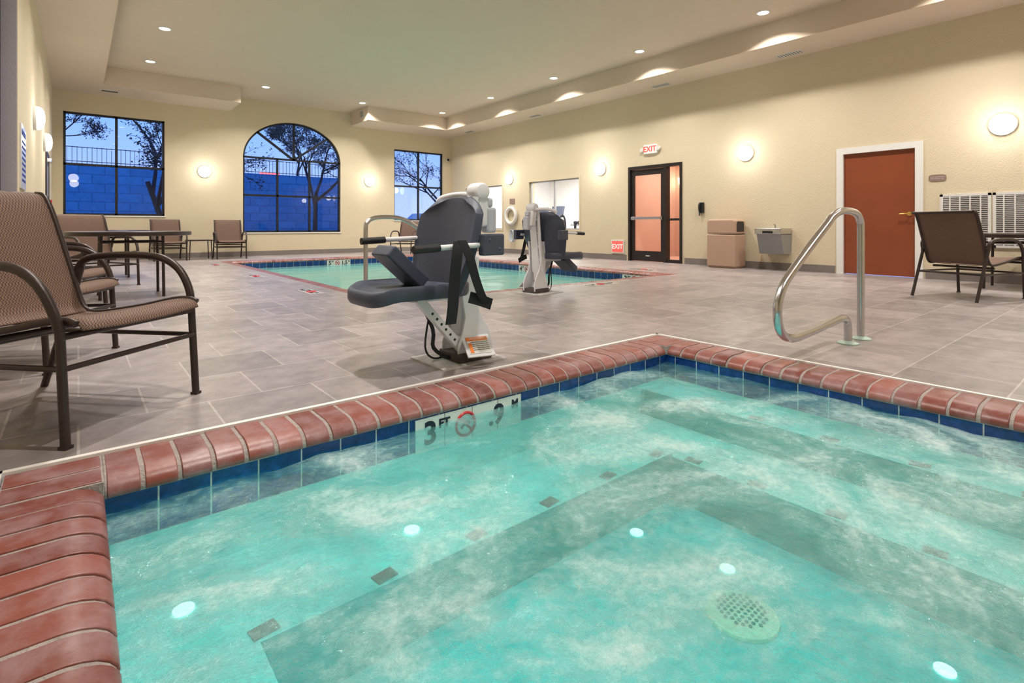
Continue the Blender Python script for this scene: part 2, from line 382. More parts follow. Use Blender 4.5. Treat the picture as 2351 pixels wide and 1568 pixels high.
# ---------------- spa basin
O=.028+W-.015
ix0,ix1,iy0,iy1=SX0+O,SX1-O,SY0+O,SY1-O
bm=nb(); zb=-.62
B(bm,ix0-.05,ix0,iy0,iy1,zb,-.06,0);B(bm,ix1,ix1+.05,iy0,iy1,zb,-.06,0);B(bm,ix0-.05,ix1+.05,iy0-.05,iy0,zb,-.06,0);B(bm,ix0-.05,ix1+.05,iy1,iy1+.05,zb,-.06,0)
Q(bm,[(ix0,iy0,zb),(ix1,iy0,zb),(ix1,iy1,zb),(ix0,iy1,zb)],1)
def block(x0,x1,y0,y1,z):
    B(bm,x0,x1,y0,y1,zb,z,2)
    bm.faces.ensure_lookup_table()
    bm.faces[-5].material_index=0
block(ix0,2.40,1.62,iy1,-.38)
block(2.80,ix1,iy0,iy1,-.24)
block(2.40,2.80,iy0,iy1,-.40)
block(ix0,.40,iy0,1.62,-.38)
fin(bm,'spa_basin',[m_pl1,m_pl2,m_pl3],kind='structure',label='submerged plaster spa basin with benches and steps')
bm=nb()
R45=Matrix.Rotation(math.radians(8),3,'Z')
for k in range(6): BC(bm,(.42+k*.38,1.66,-.378),(.075,.05,.006),R45)
for k in range(6): BC(bm,(2.84,1.75-k*.36,-.238),(.05,.075,.006),R45)
for k in range(6): BC(bm,(2.44,1.52-k*.33,-.398),(.05,.075,.006),R45)
fin(bm,'trim_6',m_acc,kind='structure',label='brown accent tiles on the underwater bench edges')
DX,DY=1.87,.97
bm=nb(); L(bm,[(.125,0),(.125,.012),(.10,.022),(.02,.026)],40,(DX,DY,zb+.001))
dr=fin(bm,'spa_drain',M('drain_pale',(.9,.97,.72),.4),smooth=True,label='pale round spa drain cover underwater',cat='drain')
bm=nb()
for i in range(-4,5):
    for j in range(-4,5):
        x=i*.022+(j%2)*.011; y=j*.02
        if x*x+y*y<.088**2: L(bm,[(.007,0),(.007,.004)],8,(DX+x,DY+y,zb+.024))
fin(bm,'drain_holes',M('drain_dark',(.0,.22,.20),.6),parent=dr)
m_jet=M('jet_white_glow',(.95,1,.92),.3,emi=1.5)  # glow given to the jet fittings, which are no lamps
for k,(x,y,z) in enumerate([(.25,1.9,-.377),(1.0,1.84,-.377),(2.0,1.54,zb+.003),(2.08,1.14,zb+.003),(2.14,.44,zb+.003)]):
    bm=nb(); L(bm,[(.03,0),(.03,.006),(.02,.01),(.012,.006)],20,(0,0,0))
    fin(bm,'spa_jet',m_jet,loc=(x,y,z),smooth=True,label='small round white spa jet fitting, made to glow underwater',cat='spa jet',group='spa jets')
r=empty('spa_light',(ix0+.001,.9,-.28),0,'round underwater spa light glowing through the bubbles','pool light')
bm=nb(); L(bm,[(.07,0),(.07,.012),(.055,.018)],24,(0,0,0),'x'); fin(bm,'light_ring',m_steel,parent=r,smooth=True)
bm=nb(); L(bm,[(.054,.015),(.05,.024),(.02,.03)],24,(0,0,0),'x'); fin(bm,'light_lens',M('spa_lens',(1,1,.9),.3,emi=4,ecol=(1,.97,.85)),parent=r,smooth=True)
for y in (.9,-.3):  # bulbs set out in the water to brighten it, second has no fixture
    la=bpy.data.lights.new('bulb','POINT'); la.energy=4.5; la.color=(.85,1,1); la.shadow_soft_size=.08
    o=bpy.data.objects.new('bulb',la); COL.objects.link(o); o.parent=r; o.location=(.6,y-.9,-.05)
def band(name,x0,x1,y0,y1,z0,z1,label):
    bm=nb(); e=.004
    B(bm,x0,x1,y1-e,y1,z0,z1);B(bm,x0,x1,y0,y0+e,z0,z1);B(bm,x0,x0+e,y0,y1,z0,z1);B(bm,x1-e,x1,y0,y1,z0,z1)
    fin(bm,name,m_blue,kind='structure',label=label)
band('trim_7',ix0,ix1,iy0,iy1,-.215,-.062,'deep blue glazed waterline tiles in the spa')
def water(name,x0,x1,y0,y1,z,nx,ny,amp,fr,mat,label):
    bm=nb(); g=[]
    for j in range(ny+1):
        r=[]
        for i in range(nx+1):
            x=x0+(x1-x0)*i/nx; y=y0+(y1-y0)*j/ny
            h=amp*(noise.noise(Vector((x*fr,y*fr,0)))+.5*noise.noise(Vector((x*fr*2.3,y*fr*2.3,3))))
            r.append(bm.verts.new((x,y,z+h)))
        g.append(r)
    for j in range(ny):
        for i in range(nx): bm.faces.new([g[j][i],g[j][i+1],g[j+1][i+1],g[j+1][i]])
    fin(bm,name,mat,smooth=True,label=label,cat='water',kind='stuff')
water('spa_water',ix0+.004,ix1-.004,iy0+.004,iy1-.013,-.108,150,150,.014,5,m_spaw,'bubbling turquoise spa water with foam')
# ---------------- main pool
qx0,qx1,qy0,qy1=PX0+.205,PX1-.205,PY0+.205,PY1-.205
bm=nb(); zb2=-1.3
B(bm,qx0-.05,qx0,qy0,qy1,zb2,-.06);B(bm,qx1,qx1+.05,qy0,qy1,zb2,-.06);B(bm,qx0-.05,qx1+.05,qy0-.05,qy0,zb2,-.06);B(bm,qx0-.05,qx1+.05,qy1,qy1+.05,zb2,-.06)
Q(bm,[(qx0,qy0,zb2),(qx1,qy0,zb2),(qx1,qy1,zb2),(qx0,qy1,zb2)],0)
fin(bm,'pool_basin',m_pool,kind='structure',label='pale plaster swimming pool basin')
band('trim_8',qx0,qx1,qy0,qy1,-.23,-.062,'blue waterline tiles around the pool')
water('pool_water',qx0+.004,qx1-.004,qy0+.004,qy1-.004,-.18,60,80,.005,2.2,m_poolw,'calm turquoise swimming pool water')
def nodive(c,r,ori,parent):
    R=ORI[ori]
    bm=nb()
    pts=[R@Vector((r*math.cos(a),r*math.sin(a),0))+Vector(c) for a in [2*math.pi*k/24 for k in range(25)]]
    T(bm,pts,r*.13,6)
    T(bm,[R@Vector((-r*.7,r*.7,0))+Vector(c),R@Vector((r*.7,-r*.7,0))+Vector(c)],r*.13,6)
    fin(bm,'no_diving_symbol',m_rtxt,parent=parent)
    bm=nb(); T(bm,[R@Vector((-r*.5,-r*.3,0))+Vector(c),R@Vector((r*.1,r*.25,0))+Vector(c),R@Vector((r*.45,0,0))+Vector(c)],r*.12,6)
    fin(bm,'diver_figure',m_btxt,parent=parent)
def marker(c,ori,a,b,w=.155,h=.15,ua='FT',ub='M',lab='white depth marker tiles with black numerals'):
    R=ORI[ori]; root=empty('depth_marker',c,0,lab,'depth marker')
    n=4
    bm=nb()
    for k in range(n):
        x=(k-(n-1)/2)*w
        BC(bm,R@Vector((x,0,0)),(w-.004,h,.006),R)
    fin(bm,'marker_tile',m_wtile,parent=root)
    N=R@Vector((0,0,.004))
    text(a,h*.95,R@Vector((-1.5*w,0,0))+N,ori,m_btxt,root,off=.004)
    text(ua,h*.38,R@Vector((-1.02*w,h*.22,0))+N,ori,m_btxt,root,off=.002)
    nodive(R@Vector((-.25*w,0,0))+N,h*.36,ori,root)
    text(b,h*.9,R@Vector((.95*w,0,0))+N,ori,m_btxt,root,off=.004)
    text(ub,h*.38,R@Vector((1.72*w,h*.22,0))+N,ori,m_btxt,root,off=.002)
    return root
marker((1.475,iy1-.007,-.145),'-y','3','.9')
marker((5.2,qy1-.008,-.135),'-y','5','1.5')
marker((qx1-.008,8.75,-.135),'-x','4','1.2')
marker((qx1-.008,5.85,-.135),'-x','3','0.9')
for (x,y,s,t) in [(2.2,6.6,'4','1.2'),(2.2,9.2,'5','1.5'),(2.2,12.4,'5','1.5'),(8.1,6.1,'3','0.9'),(8.1,9.2,'4','1.2')]:
    marker((x,y,.003),'up+x',s,t,w=.13,h=.15,lab='white deck tiles with depth numeral')
marker((5.6,4.9,.003),'up','3','0.9',w=.13,h=.15,lab='white deck tiles with depth numeral')

# ---------------- windows
def window(n,x0,x1,z0,z1,vx,hz,arch=False):
    f=.035; y0,y1=YF+.06,YF+.12
    bm=nb()
    top=z1 if not arch else AZS
    B(bm,x0,x0+f*1.3,y0,y1,z0,top);B(bm,x1-f*1.3,x1,y0,y1,z0,top);B(bm,x0,x1,y0,y1,z0,z0+f*1.3)
    B(bm,x0,x1,y0,y1,top-f*(1.3 if not arch else .7),top+(0 if not arch else f*.7))
    for v in vx: B(bm,v-f*.75,v+f*.75,y0,y1,z0,top)
    for h in hz: B(bm,x0,x1,y0,y1,h-f*.75,h+f*.75)
    if arch:
        inner=[(acx+(ra-.05)*math.cos(t),AZS+(rb-.05)*math.sin(t)) for t in [math.pi*k/36 for k in range(37)]]
        for k in range(36):
            PR(bm,[arc[k],arc[k+1],inner[k+1],inner[k]],XZ,y0,y1)
        for ang in (90,137,43):
            a=math.radians(ang); ex,ez=acx+(ra-.02)*math.cos(a),AZS+(rb-.02)*math.sin(a)
            d=Vector((ex-acx,0,ez-AZS)); nrm=Vector((-d.z,0,d.x)).normalized()*.028
            PR(bm,[(acx-nrm.x,AZS-nrm.z),(ex-nrm.x,ez-nrm.z),(ex+nrm.x,ez+nrm.z),(acx+nrm.x,AZS+nrm.z)],XZ,y0,y1)
    o=fin(bm,'window_%d'%n,m_black,kind='structure',label='black framed window with panes'+(' and arched fanlight' if arch else ''))
    bm=nb()
    yy=y0+.028
    Q(bm,[(x0,yy,z0),(x1,yy,z0),(x1,yy,top),(x0,yy,top)])
    if arch: Q(bm,[(p[0],yy,p[1]) for p in arc])
    fin(bm,'glass_pane',m_glass,parent=o)
    bm=nb(); B(bm,x0-.02,x1+.02,YF-.02,YF+.06,z0-.03,z0)
    fin(bm,'window_sill',m_white,parent=o)
window(1,-.27,1.66,1.06,3.42,[.70],[2.23])
window(2,AX0,AX1,AZ0,AZT,[AX0+.9,AX0+1.79],[1.66],True)
window(3,7.90,9.74,1.0,3.305,[8.82],[2.12])
m_alu=M('aluminium_frame',(.45,.45,.45),.4,metal=.5)
def gymwin(n,y0,y1,z0,z1):
    bm=nb(); f=.03; x0,x1=XR+.05,XR+.11
    B(bm,x0,x1,y0,y0+f,z0,z1);B(bm,x0,x1,y1-f,y1,z0,z1);B(bm,x0,x1,y0,y1,z0,z0+f);B(bm,x0,x1,y0,y1,z1-f,z1);B(bm,x0,x1,(y0+y1)/2-.02,(y0+y1)/2+.02,z0,z1)
    o=fin(bm,'window_%d'%n,m_alu,kind='structure',label='interior window to a bright fitness room')
    bm=nb(); x=x0+.02; Q(bm,[(x,y0,z0),(x,y1,z0),(x,y1,z1),(x,y0,z1)]); fin(bm,'glass_pane',m_glass,parent=o)
    bm=nb(); g=.045
    for a in [(y0-g,y1+g,z0-g,z0),(y0-g,y1+g,z1,z1+g),(y0-g,y0,z0,z1),(y1,y1+g,z0,z1)]: B(bm,XR-.015,XR+.01,*a)
    fin(bm,'window_casing',m_wall,parent=o)
gymwin(4,9.56,11.53,.72,2.07); gymwin(5,12.79,14.75,.72,2.07)
# rooms beyond
bm=nb(); B(bm,15,15.1,8.6,16,0,2.8);B(bm,XR+.2,15,8.5,8.6,0,2.8);B(bm,XR+.2,15,15.9,16,0,2.8); fin(bm,'wall_fitness',m_gym,kind='structure',label='white fitness room walls')
bm=nb(); B(bm,XR+.1,15.1,8.5,16,2.8,2.9);B(bm,XR+.1,15.1,8.5,16,-.1,-.001,1); fin(bm,'ceiling_fitness',[m_gym,m_gfl],kind='structure',label='fitness room ceiling and floor')
bm=nb(); B(bm,12.6,12.7,5,8.5,0,2.8);B(bm,XR+.2,12.6,8.4,8.5,0,2.8);B(bm,XR+.2,12.6,5,5.1,0,2.8)
fin(bm,'wall_corridor',m_pink,kind='structure',label='pinkish corridor walls')
bm=nb(); B(bm,XR+.1,12.7,5,8.5,2.7,2.8);B(bm,XR+.1,12.7,5,8.5,-.1,-.001); fin(bm,'ceiling_corridor',m_pink,kind='structure',label='corridor ceiling and floor')
def area(name,loc,sx,sy,power,col,parent=None,rot=(0,0,0),shape='RECTANGLE',spread=None):
    la=bpy.data.lights.new(name,'AREA'); la.shape=shape; la.size=sx; la.size_y=sy; la.energy=power; la.color=col
    if spread: la.spread=math.radians(spread)
    o=bpy.data.objects.new(name,la); COL.objects.link(o); o.location=loc; o.rotation_euler=rot
    if parent: o.parent=parent
    return o
area('ceiling_light',(12.3,12,2.75),3,5,420,(1,.98,.95))
area('ceiling_light',(11.5,7,2.65),.8,1.6,50,(1,.80,.68))
r=empty('corridor_sconce',(12.58,8.1,1.95),0,'small white bowl sconce on the corridor wall','wall lamp')
bm=nb(); PR(bm,[(-.14,.16),(.14,.16),(.10,-.02),(0,-.1),(-.10,-.02)],YZ,-.12,0); fin(bm,'lamp_shade',m_sofa,parent=r,bevel=.01)
bm=nb(); B(bm,-.02,.018,-.05,.05,-.14,.1); fin(bm,'lamp_bracket',m_bronze,parent=r)
# ---------------- glass door
d=empty('door_1',(XR,7.25,0),0,'dark bronze framed glass door with sidelight','door','structure')
bm=nb(); x0,x1=.0,.12
for a in [(.66,.72,0,2.19),(-.72,-.66,0,2.19),(-.66,.66,2.12,2.19),(-.33,-.25,0,2.12)]: B(bm,x0-.02,x1,*a)
B(bm,x0,x1,-.66,-.33,.0,.07);B(bm,x0,x1,-.66,-.33,.93,.98)
fin(bm,'door_frame',m_bronze,parent=d)
bm=nb()
for a in [(.57,.655,.01,2.11),(-.245,-.16,.01,2.11),(-.16,.57,1.98,2.11),(-.16,.57,.01,.24)]: B(bm,.02,.065,*a)
fin(bm,'door_leaf',m_bronze,parent=d)
bm=nb(); Q(bm,[(.04,-.16,.24),(.04,.57,.24),(.04,.57,1.98),(.04,-.16,1.98)]);Q(bm,[(.06,-.66,.07),(.06,-.33,.07),(.06,-.33,2.12),(.06,-.66,2.12)]); fin(bm,'glass_pane',m_glass,parent=d)
bm=nb(); B(bm,-.05,-.02,-.2,.62,.96,1.02);B(bm,-.03,.03,.56,.61,.95,1.03);B(bm,-.03,.03,-.23,-.17,.95,1.03); fin(bm,'push_bar',m_steel,parent=d,bevel=.006)
bm=nb(); B(bm,.012,.02,.14,.24,.12,.14); fin(bm,'door_label',m_wtile,parent=d)
# ---------------- wood door
d=empty('door_2',(XR,2.93,0),0,'red brown wood veneer door in white frame','door','structure')
bm=nb()
B(bm,-.02,.12,.50,.60,0,2.02);B(bm,-.02,.12,-.60,-.50,0,2.02);B(bm,-.02,.12,-.60,.60,2.02,2.12)
fin(bm,'door_frame',m_white,parent=d)
bm=nb(); B(bm,.03,.075,-.50,.50,.01,2.02); fin(bm,'door_leaf',m_wood,parent=d)
bm=nb(); L(bm,[(.032,.03),(.032,.018),(.012,.012),(.012,-.03)],20,(0,-.42,1.0),'x'); T(bm,[(-.03,-.42,1.0),(-.035,-.36,1.0),(-.03,-.30,.995)],.011,8,4)
fin(bm,'door_handle',m_brass,parent=d,smooth=True)
d=empty('door_3',(-.45,12.9,0),0,'grey side door','door','structure')
bm=nb(); B(bm,-.01,.02,-.55,-.47,0,2.08);B(bm,-.01,.02,.47,.55,0,2.08);B(bm,-.01,.02,-.55,.55,2.08,2.15); fin(bm,'door_frame',m_bronze,parent=d)
bm=nb(); B(bm,-.008,.012,-.47,.47,.01,2.08); fin(bm,'door_leaf',M('grey_door',(.25,.25,.26),.5),parent=d)
bm=nb(); B(bm,.012,.07,-.1,.3,1.98,2.04); fin(bm,'door_closer',m_steel,parent=d)

# ---------------- lamps
def sconce_at():
    r=empty('wall_sconce',(XR,1.42,2.23),0,'round white opal wall sconce, lit','wall lamp',group='lit round wall sconces')
    bm=nb(); L(bm,[(.155,0),(.155,-.03),(.15,-.035)],36,(0,0,0),'x'); fin(bm,'lamp_base',m_white,parent=r,smooth=True)
    bm=nb(); L(bm,[(.148,-.034),(.146,-.06),(.13,-.085),(.09,-.105),(.04,-.113),(.005,-.115)],36,(0,0,0),'x'); fin(bm,'lamp_shade',m_lamp,parent=r,smooth=True)
    la=bpy.data.lights.new('bulb','POINT'); la.energy=8.5; la.color=(1,.97,.92); la.shadow_soft_size=.12
    o=bpy.data.objects.new('bulb',la); COL.objects.link(o); o.parent=r; o.location=(-.34,0,0)
    return r
sc=sconce_at()
for y in (5.12,8.81,12.4): dup(sc,(XR,y,2.22),0)
dup(sc,(2.525,YF,2.22),math.pi/2); dup(sc,(7.04,YF,2.2),math.pi/2)
for y in (9.2,11.74): dup(sc,(-.45,y,2.2),math.pi)
def downlight():
    r=empty('recessed_downlight',(8.6,4.1,ZC),0,'round recessed ceiling downlight, lit','ceiling light',group='lit recessed downlights')
    bm=nb(); L(bm,[(.105,0),(.105,-.008),(.085,-.012),(.08,-.004)],32); fin(bm,'lamp_ring',m_white,parent=r,smooth=True)
    bm=nb(); L(bm,[(.078,-.001),(.078,-.006),(.04,-.010),(.003,-.011)],32); fin(bm,'lamp_lens',m_down,parent=r,smooth=True)
    area('bulb',(0,0,-.03),.14,.14,54,(1,.93,.86),parent=r,shape='DISK',spread=130)
    return r
dl=downlight()
for y in (6.55,9.0,11.45,13.9,1.65,-.8): dup(dl,(8.6,y,ZC),0)  # last two out of frame, row carried on to light the room
for p in [(1.17,11.06),(1.17,13.45),(3.61,14.1),(6.17,14.2),(1.17,8.6),(1.17,6.2),(1.17,3.8),(1.17,1.4),(3.6,-.8),(6.1,-.8)]: dup(dl,(p[0],p[1],ZC),0)  # nearer ones out of frame, added to light the room

# ---------------- vents / signs on walls
def ceil_vent(x,y,lx,ly):
    bm=nb(); B(bm,-lx/2,lx/2,-ly/2,ly/2,-.008,0)
    r=fin(bm,'air_vent',m_vent,label='small white ceiling air grille',cat='air vent',loc=(x,y,ZS),group='ceiling air grilles')
    bm=nb(); n=9
    for k in range(n):
        yy=-ly/2+.03+(ly-.06)*k/(n-1); B(bm,-lx/2+.02,lx/2-.02,yy-.008,yy+.008,-.011,-.007)
    fin(bm,'vent_slots',m_ventd,parent=r)
for y in (4.2,6.9,11.0,14.2): ceil_vent(9.8,y,.18,.42)
ceil_vent(.55,15.1,.34,.16)
bm=nb(); B(bm,6.438,6.45,14.75,15.0,4.0,4.2); r=fin(bm,'air_vent',m_vent,label='small grille on the soffit side',cat='air vent')
bm=nb()
for k in range(5): B(bm,6.434,6.44,14.77,14.98,4.02+k*.035,4.035+k*.035)
fin(bm,'vent_slots',m_ventd,parent=r)
def panel(y0,y1,z0,z1):
    r=empty('return_air_grille',(XR,(y0+y1)/2,(z0+z1)/2),0,'large white louvered return air grille','air vent',group='return air grilles')
    w=(y1-y0)/2-.003; h=(z1-z0)/2
    bm=nb(); B(bm,-.02,0,-w,w,h-.035,h);B(bm,-.02,0,-w,w,-h,-h+.035);B(bm,-.02,0,-w,-w+.035,-h,h);B(bm,-.02,0,w-.035,w,-h,h)
    fin(bm,'grille_frame',m_vent,parent=r)
    bm=nb(); B(bm,-.004,-.001,-w+.03,w-.03,-h+.03,h-.03); fin(bm,'grille_backing',m_ventd,parent=r)
    bm=nb(); n=26
    for k in range(n):
        z=-h+.05+(2*h-.1)*k/(n-1); BC(bm,(-.011,0,z),(.016,2*w-.07,.004),Matrix.Rotation(math.radians(35),3,'Y'))
        BC(bm,(-.008,0,z),(.004,2*w-.07,.012))
    for k in range(1,5): y=-w+2*w*k/5; B(bm,-.018,-.003,y-.008,y+.008,-h+.03,h-.03)
    fin(bm,'grille_louvers',m_vent,parent=r)
panel(1.54,2.125,.50,1.28); panel(.945,1.53,.50,1.28)
bm=nb(); pts=[]
for k in range(24):
    a=2*math.pi*k/24; c=.085*(abs(math.cos(a))**.5)*(1 if math.cos(a)>0 else -1); s=.05*(abs(math.sin(a))**.5)*(1 if math.sin(a)>0 else -1); pts.append((c*1.25,s))
PR(bm,pts,YZ,-.01,0); r=fin(bm,'door_plaque',m_plq,label='small brown plaque reading pool equipment',cat='sign',loc=(XR,2.155,1.535))
text('POOL EQUIPMENT',.02,(-.011,0,.012),'-x',m_wtile,r); text('MECHANICAL RM.',.02,(-.011,0,-.016),'-x',m_wtile,r)
r=empty('exit_sign',(XR,7.33,2.55),0,'white emergency exit sign with red letters and twin lamps','exit sign')
bm=nb(); B(bm,-.06,0,-.17,.17,-.1,.1); fin(bm,'sign_body',m_signw,parent=r,bevel=.01)
text('EXIT',.17,(-.063,0,-.005),'-x',m_red,r,off=.004)
for s in (-1,1):
    bm=nb(); L(bm,[(.045,-.07),(.05,-.05),(.05,-.02),(.02,0)],16,(0,s*.22,0),'x'); fin(bm,'lamp_head',m_white,parent=r,smooth=True)
r=empty('exit_sign',(XR,8.28,.32),0,'red lower exit sign with white letters','exit sign')
bm=nb(); B(bm,-.03,0,-.19,.19,-.16,.16); fin(bm,'sign_body',m_vent,parent=r,bevel=.005)
bm=nb(); B(bm,-.034,-.03,-.165,.165,-.13,.13); fin(bm,'sign_panel',m_signr,parent=r)
text('EXIT',.16,(-.036,0,-.005),'-x',m_signw,r,off=.003)
r=empty('wall_phone',(XR,6.06,1.18),0,'black wall telephone with coiled cord','telephone')
bm=nb(); B(bm,-.05,0,-.05,.05,-.1,.12); fin(bm,'phone_body',m_rubber,parent=r,bevel=.012)
bm=nb(); T(bm,[(-.06,.02,.1),(-.085,.02,.07),(-.085,.02,-.03),(-.06,.02,-.08)],.018,8,4); fin(bm,'handset',m_rubber,parent=r,smooth=True)
bm=nb(); T(bm,[(-.06+.01*math.cos(k*1.5),.03+.01*math.sin(k*1.5),-.08-.002*k) for k in range(40)]+[(-.03,0,-.1)],.004,5); fin(bm,'phone_cord',m_rubber,parent=r)
bm=nb(); B(bm,-.01,0,-.12,.12,-.08,.08); fin(bm,'wall_plaque',m_plq,loc=(XR,12.3,1.55),label='small brown wall plaque',cat='sign')
r=empty('life_ring',(XR-.056,12.3,1.12),0,'white ring buoy hanging on the wall','life ring')
bm=nb(); T(bm,[(0,.23*math.cos(a),.23*math.sin(a)) for a in [2*math.pi*k/40 for k in range(41)]],.055,12); fin(bm,'ring_body',m_ring,parent=r,smooth=True)
bm=nb(); T(bm,[(-.02,.29*math.cos(a),.29*math.sin(a)+(.02*math.sin(4*a))) for a in [2*math.pi*k/40 for k in range(41)]],.008,6); fin(bm,'grab_line',m_rope,parent=r)
r=empty('rope_coil',(XR-.06,12.22,.72),0,'blue and white throw rope coiled on a hook','rope')
bm=nb()
for k in range(6):
    o=k*.02
    T(bm,[(-.008*k,(.07+o*.3)*math.cos(a)+o*.6-.05,-(.02+.28*(1-math.sin(a))/1.6)) for a in [2*math.pi*j/24 for j in range(25)]],.011,6)
fin(bm,'rope_loop',m_rope,parent=r,smooth=True)
bm=nb(); T(bm,[(.06,0,0),(-.05,0,0),(-.06,0,.03)],.01,6); fin(bm,'rope_hook',m_steel,parent=r)
r=empty('security_camera',(9.9,YF,3.1),0,'small black dome security camera','camera')
bm=nb(); L(bm,[(.05,0),(.05,-.04),(.02,-.06)],16,(0,0,0),'y'); fin(bm,'camera_mount',m_white,parent=r,smooth=True)
bm=nb(); L(bm,[(.035,-.055),(.04,-.1),(.02,-.13)],16,(0,0,0),'y'); fin(bm,'camera_lens',m_rubber,parent=r,smooth=True)
bm=nb(); B(bm,0,.015,-.3,.3,-.32,.32); r=fin(bm,'rules_sign',m_wtile,loc=(-.45,7.4,1.5),label='white pool rules board with blue lettering',cat='sign')
mblt=M('sign_blue',(.03,.08,.4),.5)
text('POOL RULES',.085,(.016,0,.24),'+x',mblt,r)
for k in range(8): text('NO DIVING  NO RUNNING' if k%2 else 'NO LIFEGUARD ON DUTY',.036,(.016,0,.15-.055*k),'+x',mblt,r)
r=empty('fire_alarm_pull',(-.45,13.75,1.25),0,'red fire alarm pull station','fire alarm')
bm=nb(); B(bm,0,.05,-.05,.05,-.07,.07); fin(bm,'alarm_body',M('fire_red',(.6,.02,.02),.4),parent=r,bevel=.008)
bm=nb(); B(bm,.05,.06,-.035,.035,-.01,.01); fin(bm,'alarm_handle',m_wtile,parent=r)

# ---------------- bin and fountain
r=empty('trash_bin',(9.8,5.4,0),0,'beige plastic litter bin with covered top','trash bin')
bm=nb(); B(bm,-.2,.2,-.29,.29,.03,.64); B(bm,-.18,.18,-.27,.27,0,.03); fin(bm,'bin_body',m_bin,parent=r,bevel=.035)
bm=nb()
poly=[(-.29,.655),(.29,.655),(.29,.9),(.26,.94),(-.26,.94),(-.29,.9)]
PR(bm,poly,YZ,-.205,.205); fin(bm,'bin_lid',m_bin,parent=r,bevel=.03)
bm=nb(); PR(bm,[(-.14,.70),(.14,.70),(.14,.86),(.11,.9),(-.11,.9),(-.14,.86)],XZ,-.296,-.27); fin(bm,'bin_opening',m_black,parent=r,bevel=.01)
r=empty('drinking_fountain',(XR,4.5,0),0,'grey wall mounted water fountain','drinking fountain')
bm=nb()
PR(bm,[(0,.30),(-.30,.30),(-.40,.62),(-.42,.66),(0,.66)],XZ,-.22,.22); fin(bm,'fountain_body',m_sst,parent=r,bevel=.012)
bm=nb(); B(bm,-.45,0,-.24,.24,.66,.77)
o=fin(bm,'fountain_basin',m_steel,parent=r,bevel=.02)
bm=nb(); L(bm,[(.15,0),(.14,-.0005),(.12,.002)],32,(-.24,0,.772)); fin(bm,'basin_bowl',m_sst,parent=r,smooth=True)
bm=nb(); T(bm,[(-.1,.02,.77),(-.1,.02,.82),(-.14,.02,.835)],.014,8,3); fin(bm,'bubbler',m_steel,parent=r,smooth=True)
bm=nb(); B(bm,-.458,-.44,-.09,.09,.675,.72); fin(bm,'push_button',m_rubber,parent=r)

# ---------------- chairs
def make_chair(loc,rz,label):
    r=empty('sling_chair',loc,rz,label,'chair',group='brown sling patio chairs')
    hw=.30
    seatp=[(.035,.42),(.02,.445),(-.02,.457),(-.10,.452),(-.25,.42),(-.40,.395),(-.50,.382),(-.56,.385)]
    backp=[(-.56,.385),(-.60,.42),(-.64,.52),(-.70,.68),(-.76,.84),(-.80,.925),(-.83,.955),(-.865,.96)]
    for nm,pp in (('seat',seatp),('backrest',backp)):
        P=smooth_path([(x,0,z) for x,z in pp],3); bm=nb(); n=10; g=[]
        for p in P:
            g.append([bm.verts.new((p.x,(-1+2*k/n)*(hw-.01),p.z-(.012*(1-(2*k/n-1)**2) if nm=='seat' else 0))) for k in range(n+1)])
        for i in range(len(g)-1):
            for k in range(n): bm.faces.new([g[i][k],g[i][k+1],g[i+1][k+1],g[i+1][k]])
        fin(bm,nm,m_fab,parent=r,smooth=True,solid=.006)
    rt=.0135
    for s in (-1,1):
        bm=nb(); T(bm,[(0,s*(hw+.02),0),(-.025,s*(hw+.02),.42)],.016,12); B(bm,-.016,.016,s*(hw+.02)-.016,s*(hw+.02)+.016,0,.012); fin(bm,'leg',m_tube,parent=r,smooth=True)
        bm=nb(); T(bm,[(-.64,s*(hw+.03),.60),(-.66,s*(hw+.02),.5),(-.84,s*(hw+.02),0)],.016,12); fin(bm,'leg',m_tube,parent=r,smooth=True)
        bm=nb(); T(bm,[(-.025,s*(hw+.02),.42),(-.045,s*(hw+.03),.50),(-.10,s*(hw+.035),.59),(-.19,s*(hw+.035),.645),(-.32,s*(hw+.035),.66),(-.52,s*(hw+.035),.655),(-.63,s*(hw+.035),.63),(-.66,s*(hw+.02),.56),(-.66,s*hw,.56)],.0175,12,5); fin(bm,'armrest',m_tube,parent=r,smooth=True)
    bm=nb()
    for s in (-1,1):
        T(bm,[(x,s*hw,z) for x,z in seatp[1:]+backp[1:]],rt,10,3)
        T(bm,[(-.01,s*(hw+.02),.285),(-.735,s*(hw+.02),.285)],.011,8)
        T(bm,[(-.025,s*(hw+.02),.42),(-.05,s*hw,.44)],.011,8)
    T(bm,[(-.01,-(hw+.02),.285),(-.01,(hw+.02),.285)],.011,8)
    T(bm,[(-.02,-(hw+.02),.40),(-.02,(hw+.02),.40)],.013,8)
    T(bm,[(-.50,-hw,.345),(-.50,hw,.345)],.013,8)
    T(bm,[(-.735,-(hw+.02),.285),(-.735,(hw+.02),.285)],.011,8)
    T(bm,[(-.865,-hw,.955),(-.865,hw,.955)],rt,8)
    fin(bm,'chair_frame',m_tube,parent=r,smooth=True)
    return r
ch=make_chair((.2,2.71,0),math.radians(-47.4),'brown woven sling chair with dark metal frame beside the spa')
for x,y,a in [(.03,4.08,-30),(.05,5.3,-25)]: dup(ch,(x,y,0),math.radians(a),'brown woven sling chair along the side wall')
for x,y,a in [(.35,8.75,-65),(.05,12.6,-88)]: dup(ch,(x,y,0),math.radians(a),'brown woven sling chair at a round table')
for x,y,a in [(1.66,14.55,-88),(2.93,14.5,-94)]: dup(ch,(x,y,0),math.radians(a),'brown sling chair against the windowed wall')
dup(ch,(7.35,14.2,0),math.radians(-140),'brown sling chair beyond the pool')
dup(ch,(8.19,1.27,0),math.radians(-18.7),'brown sling chair turned toward a round table')
